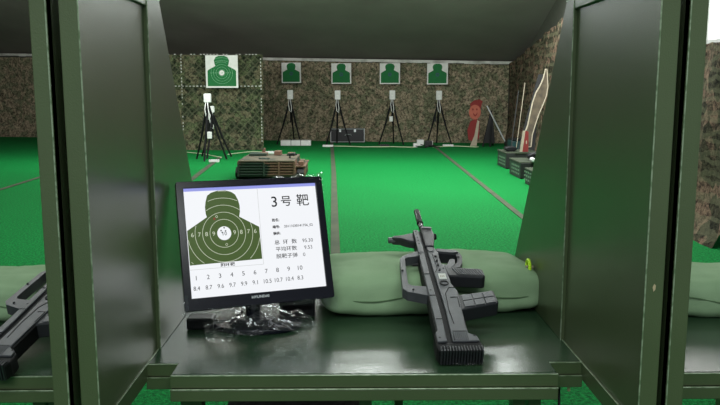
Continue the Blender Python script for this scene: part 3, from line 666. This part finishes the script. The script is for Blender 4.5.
    gp = MB().prism([(.372, -.026), (.369, -.060), (.360, -.122), (.354, -.127), (.320, -.127), (.315, -.120), (.323, -.060), (.326, -.032)], f, -.038, -.003).build('pistol_grip', M['gunmid'], t, bevel=.004)
    e = MB()
    for i in range(11):
        b_ = -.047-i*.0064
        e.prism([(.362-i*.0005, b_), (.330-i*.0008, b_-.010), (.330-i*.0008, b_-.013), (.362-i*.0005, b_-.003)], f, -.004, -.0012)
    e.build('grip_rib', M['ribgrey'], gp, bevel=.0004)
    # magazine with raised panels
    mg = MB().prism([(.232, -.036), (.236, -.060), (.241, -.090), (.252, -.128), (.247, -.132), (.197, -.134), (.191, -.130), (.180, -.092), (.170, -.060), (.163, -.036)], f, -.040, -.004).build('magazine', M['gunmid'], t, bevel=.003)
    mg['label'] = 'curved black magazine'
    e = MB()
    def mp(s_, r_):   # along the magazine s (0..1), across r (0..1)
        a0 = .172+.022*s_; a1 = .229+.019*s_; return (a0+(a1-a0)*r_, -.046-.082*s_-.006*(r_-.5)*0)
    for i in range(3):
        for j in range(2):
            s0, s1, r0, r1 = i/3+.015, (i+1)/3-.015, j/2+.03, (j+1)/2-.03
            e.prism([mp(s0, r0), mp(s1, r0), mp(s1, r1), mp(s0, r1)], f, -.0045, -.0022)
    e.build('raised_panel', G, mg, bevel=.0006)
    # sticker, selector ring, screws
    st = MB().prism([(.331, -.005), (.330, -.024), (.303, -.024), (.303, -.005)], f, -.0004, .0006).build('white_sticker', M['board'], t)
    e = MB()
    for k in range(3): e.prism([(.320, -.009-k*.004), (.313, -.009-k*.004), (.313, -.0115-k*.004), (.320, -.0115-k*.004)], f, .0006, .0008)
    e.build('sticker_print', M['scrgrey'] if False else M['tan'], st)
    def groove(pts, r=.0011, q=.0):
        return MB().tube([f(a_, b_, q) for a_, b_ in pts], r, 5)
    for pts in ([(.10, -.008), (.16, -.006), (.235, -.010)], [(.235, -.010), (.262, -.022), (.262, -.038)], [(.215, -.018), (.215, -.036), (.17, -.034)], [(.34, .0), (.36, -.008), (.44, -.006)], [(.375, -.012), (.43, -.016)], [(.068, -.030), (.068, .0), (.034, .002)]):
        groove(pts, .0011, -.0004).build('groove', D, t)
    for a0_ in (.120, .225, .330, .450):
        groove([(a0_, .0165), (a0_, .031)], .0010, .0).build('groove', D, t)
    for a0_ in (.347, .372, .397, .422):
        MB().tube([f(a0_, -.012, -.0012), f(a0_+.008, -.0135, -.0012)], .0035, 8).build('groove', D, t)
    MB().tube([f(.462, -.004, -.002), f(.462, -.004, .0012)], .0085, 16).build('pivot_pin', M['ribgrey'], t)
    n_ = 20; ring = lambda r: [(.283+r*math.cos(i*2*math.pi/n_), -.014+r*math.sin(i*2*math.pi/n_)) for i in range(n_)]
    MB().loop(ring(.0115), ring(.0085), f, -.001, .0015).build('selector', D, t)
    for a_, b_ in ((.045, .033), (.052, -.046), (.225, .028), (.44, .025), (.36, .083), (.262, .066), (.43, -.076), (.180, -.056), (.238, -.118), (.345, -.118), (.36, -.024), (.25, .025)):
        q = -.0045 if b_ > .05 or b_ < -.05 else -.001
        MB().tube([f(a_, b_, q-.003), f(a_, b_, q+.0012)], .0028, 8).build('screw', D, t)
    return t
RI = rifle('dark grey bullpup rifle resting on the middle sandbag, muzzle pointing downrange')
RL = copy_tree(RI); RL['label'] = 'dark bullpup rifle on the left booth bench at the left photo edge'
RL.location = (-.765, 1.465, ZB+.0); RL.rotation_euler = (R(-3), 0, R(-8))
# ------------------------------------------------------------------ monitor
MP = Vector((-.236, 1.825, 1.140)); MR = (Matrix.Rotation(.347, 3, 'Z') @ Matrix.Rotation(-.342, 3, 'X'))
t = thing('computer_monitor', (-.225, 1.83, ZB), 'black desktop monitor showing a scored target and shot table on white', 'monitor')
f = lambda x, z, y=0: MP+MR @ Vector((x, y, z))           # y>0 goes back into the case
fz = lambda a, b, q: f(a, b, q)
def rr(x0, x1, z0, z1, r=.006, n=4):
    out = []
    for cx, cz_, a0 in ((x1-r, z1-r, 0), (x0+r, z1-r, 90), (x0+r, z0+r, 180), (x1-r, z0+r, 270)):
        for k in range(n+1): a = R(a0+90*k/n); out.append((cx+r*math.cos(a), cz_+r*math.sin(a)))
    return out
W2, H2 = .169, .135
MB().loop(rr(-.187, .187, -.1655, .152), rr(-W2, W2, -H2, H2, .0005), fz, -.006, .014).build('bezel', M['bezel'], t, bevel=.0015)
MB().prism(rr(-.185, .185, -.163, .150), fz, .012, .03).prism(rr(-.14, .14, -.12, .11, .02), fz, .03, .058).build('back_shell', M['black'], t, bevel=.003)
sn = MB().prism([(-W2, -H2), (W2, -H2), (W2, H2), (-W2, H2)], fz, 0, .004).build('screen', M['scr'], t)
mm = .001
def spoly(pts, m, name, d=.0003):
    return MB().face([f(x*mm, z*mm, -d) for x, z in pts]).build(name, m, sn)
spoly([(-169, 127.5), (169, 127.5), (169, 135), (-169, 135)], M['scrbar'], 'title_bar')
sil = [(-167, -55), (11, -52), (11, 29), (-37, 58), (-34, 70), (-33.5, 86), (-36, 100), (-42.5, 115), (-52, 122), (-66, 126.5), (-86, 126.5), (-102, 122), (-112, 115), (-117, 100), (-119.5, 86), (-119, 70), (-117, 61), (-167, 30)]
spoly(sil, M['scrgreen'], 'silhouette', .0004)
def inside(x, z):
    c = False; n = len(sil)
    for i in range(n):
        (x1, z1), (x2, z2) = sil[i], sil[i-1]
        if (z1 > z) != (z2 > z) and x < (x2-x1)*(z-z1)/(z2-z1)+x1: c = not c
    return c
CX, CZ = -77.7, 18.4
e = MB()
for r_, s_ in ((35, 1), (53, 1), (71, 1), (89, 1), (107, .5)):
    n_ = 96
    for i in range(n_):
        a0, a1 = 2*math.pi*i/n_, 2*math.pi*(i+1)/n_
        q = [(CX+rr_*math.cos(a), CZ+rr_*math.sin(a)) for rr_, a in ((r_-.55, a0), (r_+.55, a0), (r_+.55, a1), (r_-.55, a1))]
        if all(inside(*p) for p in q): e.face([f(x*mm, z*mm, -.0006) for x, z in q])
e.build('score_ring', M['scrline'], sn)
spoly([(CX+17.3*math.cos(i*.1963), CZ+17.3*math.sin(i*.1963)) for i in range(32)], M['scr'], 'bullseye', .0006)
e = MB()
def seg(x0, z0, x1, z1, w_=.5):
    d = Vector((x1-x0, z1-z0)).normalized(); n_ = Vector((-d.y, d.x))*w_/2
    e.face([f((x0-n_.x)*mm, (z0-n_.y)*mm, -.0004), f((x1-n_.x)*mm, (z1-n_.y)*mm, -.0004), f((x1+n_.x)*mm, (z1+n_.y)*mm, -.0004), f((x0+n_.x)*mm, (z0+n_.y)*mm, -.0004)])
seg(15, 127, 13, -66, .8); seg(13, -66, -169, -66, .8); e.build('frame_line', M['scrgrey'], sn)
def stext(s, x, z, size, m='scrblack', name='lettering', bold=0, align='CENTER', sx=1, d=.0009):
    return text(name, s, size*mm, lambda u_, v_: f(x*mm+u_, z*mm+v_, -d), M[m], sn, align, bold*mm, sx)
for x, c in ((-155.5, '6'), (-138.7, '7'), (-121, '8'), (-103.5, '9'), (-52, '9'), (-35.3, '8'), (-17.3, '7'), (0, '6')): stext(c, x, 18.4, 15, 'scrline')
stext('10', CX, 17, 13)
stext('胸环靶', -76, -60, 9.5, bold=.15, sx=1.25)
stext('3', 56, 89.5, 38, bold=.3); stext('号', 87, 89.5, 29, bold=.25, sx=1.05); stext('靶', 131, 89.5, 33, bold=.2, sx=1.05)
stext('姓名:', 45, 43, 8.5, bold=.3, align='LEFT'); stext('编号:', 45, 25.4, 8.5, bold=.3, align='LEFT'); stext('弹组:', 45, 8.5, 8.5, bold=.3, align='LEFT')
stext('20111030141756_02', 75, 25.6, 8.8, bold=.12, align='LEFT', sx=1.02)
stext('总  环  数', 75, -14.6, 12.5, bold=.1, sx=1.15); stext('平均环数', 75, -32, 12.5, bold=.1, sx=1.12); stext('脱靶子弹', 75, -50, 12.5, bold=.1, sx=1.12)
stext('95.30', 133, -14.3, 13); stext('9.53', 133, -32, 13); stext('0', 120, -50, 13)
for i in range(10):
    x = -154.4+i*28.75; stext(str(i+1), x, -87+i*.45, 15.5); stext(['8.4', '8.7', '9.6', '9.7', '9.9', '9.1', '10.5', '10.7', '10.4', '8.3'][i], x-.6+(.8 if i == 6 else 0), -112+i*.45, 14.5, sx=.92)
for x, z in ((-85, 25.4), (-77, 32), (-82.6, 20.5), (-74, 24)): spoly([(x+1.9*math.cos(i*.7854), z+1.9*math.sin(i*.7854)) for i in range(8)], M['scrblack'], 'shot_mark', .0011)
spoly([(-99+3*math.cos(i*.7854), 56+3.5*math.sin(i*.7854)) for i in range(8)], M['scrred'], 'shot_mark', .0008)
def circ(x, z, r_):
    q = MB()
    for i in range(12):
        a0, a1 = i*math.pi/6, (i+1)*math.pi/6; q.face([f((x+k*math.cos(a))*mm, (z+k*math.sin(a))*mm, -.0009) for k, a in ((r_-.5, a0), (r_+.5, a0), (r_+.5, a1), (r_-.5, a1))])
    q.build('shot_mark', M['scrline'], sn)
circ(-93, 61, 2.6); circ(-74.2, -9.8, 2.6)
text('lettering', 'HYUNDAI', .0088, lambda u_, v_: f(-.0037+u_*1.12, -.1455+v_, -.0068), M['silver'], t, 'CENTER', .0003)
# neck + base
MB().tube([(-.243, 1.795, .925), (-.243, 1.80, 1.0)], .0185, 24).build('neck', M['bezel'], t, bevel=.001, smooth=True)
bs = MB(); n_ = 40
bm_pts = [(-.236+.112*math.cos(2*math.pi*i/n_), 1.825+.068*math.sin(2*math.pi*i/n_)) for i in range(n_)]
bs.prism(bm_pts, lambda a, b, q: (a, b, q), ZB, ZB+.014).prism([(-.236+(a+.232)*.6, 1.80+(b-1.80)*.6) for a, b in bm_pts], lambda a, b, q: (a, b, q), ZB+.014, ZB+.022).prism([(-.238+.048*math.cos(2*math.pi*i/n_), 1.805+.040*math.sin(2*math.pi*i/n_)) for i in range(n_)], lambda a, b, q: (a, b, q), ZB+.022, ZB+.034).build('base', M['bezel'], t, bevel=.004)
# shrink film left on the bezel
def crumple(p, a, s, sd): return p+Vector((noise.noise(p*s+Vector((sd, 0, 0))), noise.noise(p*s+Vector((0, sd, 0))), noise.noise(p*s+Vector((0, 0, sd)))))*a
MB().grid(46, 6, lambda u_, v_: crumple(f(.055+.14*u_, .148+.012*v_*(.4+u_)+.004*math.sin(u_*14), -.010+.02*v_), .007, 60, 1)).build('clear_film', M['film'], t, smooth=False)['label'] = 'crumpled clear film on the bezel corner'
MB().grid(6, 20, lambda u_, v_: crumple(f(.180+.012*u_, .155-.05*v_, -.010+.02*u_), .006, 70, 5)).build('clear_film', M['film'], t)
MB().grid(60, 5, lambda u_, v_: crumple(f(-.190+.385*u_, -.163-.012*v_-(.022*(u_ > .8)*(u_-.8)*5*v_), -.008+.012*v_), .005, 55, 9)).build('clear_film', M['film'], t)
MB().grid(5, 16, lambda u_, v_: crumple(f(-.192+.014*u_, -.13-.05*v_, -.009), .006, 60, 14)).build('clear_film', M['film'], t)
# crumpled clear bag over the base
def onz(px, py, z):  # helper only used once to lay the four hem corners on the bench top
    return None
cA, cB, cD, cE = Vector((-.372, 1.80, .914)), Vector((-.330, 1.668, .914)), Vector((-.075, 1.742, .914)), Vector((-.140, 1.93, .914))
def sheet(u_, v_):
    p = cA.lerp(cE, u_).lerp(cB.lerp(cD, u_), v_)
    d = ((p.x+.232)/.135)**2+((p.y-1.80)/.105)**2
    h = .034*max(0, 1-d*.75)+.003
    q = Vector((p.x*1, p.y, 0))
    r_ = (1-abs(noise.noise(q*16+Vector((3, 1, 0))))*2.2)*.016*min(1, .35+max(0, 1.4-d))
    return Vector((p.x+noise.noise(q*25)*.012, p.y+noise.noise(q*25+Vector((7, 7, 7)))*.012, ZB+.004+max(0, h+r_)+abs(noise.noise(q*60))*.006))
o = MB().grid(64, 44, sheet).build('clear_plastic_bag', M['film']); tag(o, 'crumpled clear plastic bag spread over the monitor base', 'plastic bag')
# boxes / adapter by the base
t = thing('power_adapter', (-.375, 1.84, ZB), 'black power adapter half hidden under the left of the monitor', 'adapter')
MB().box(-.412, -.345, 1.80, 1.85, ZB, ZB+.03).build('housing', M['black'], t, bevel=.005)
MB().tube([(-.345, 1.825, ZB+.016), (-.31, 1.83, ZB+.012), (-.29, 1.80, ZB+.03), (-.27, 1.80, ZB+.05)], .004, 8).build('cable', M['black'], t, smooth=True)
t = thing('black_box', (-.135, 1.93, ZB), 'small black box on the bench behind right of the monitor neck', 'box')
MB().box(-.19, -.095, 1.91, 1.96, ZB, ZB+.05).build('body', M['black'], t, bevel=.004)
MB().box(-.185, -.10, 1.908, 1.912, ZB+.02, ZB+.03).build('front_groove', M['gundark'], t)
for o in bpy.data.objects:
    if o.type == 'MESH' and len(o.data.polygons) and o.modifiers.get('bevel') and not o.data.polygons[0].use_smooth:
        pass
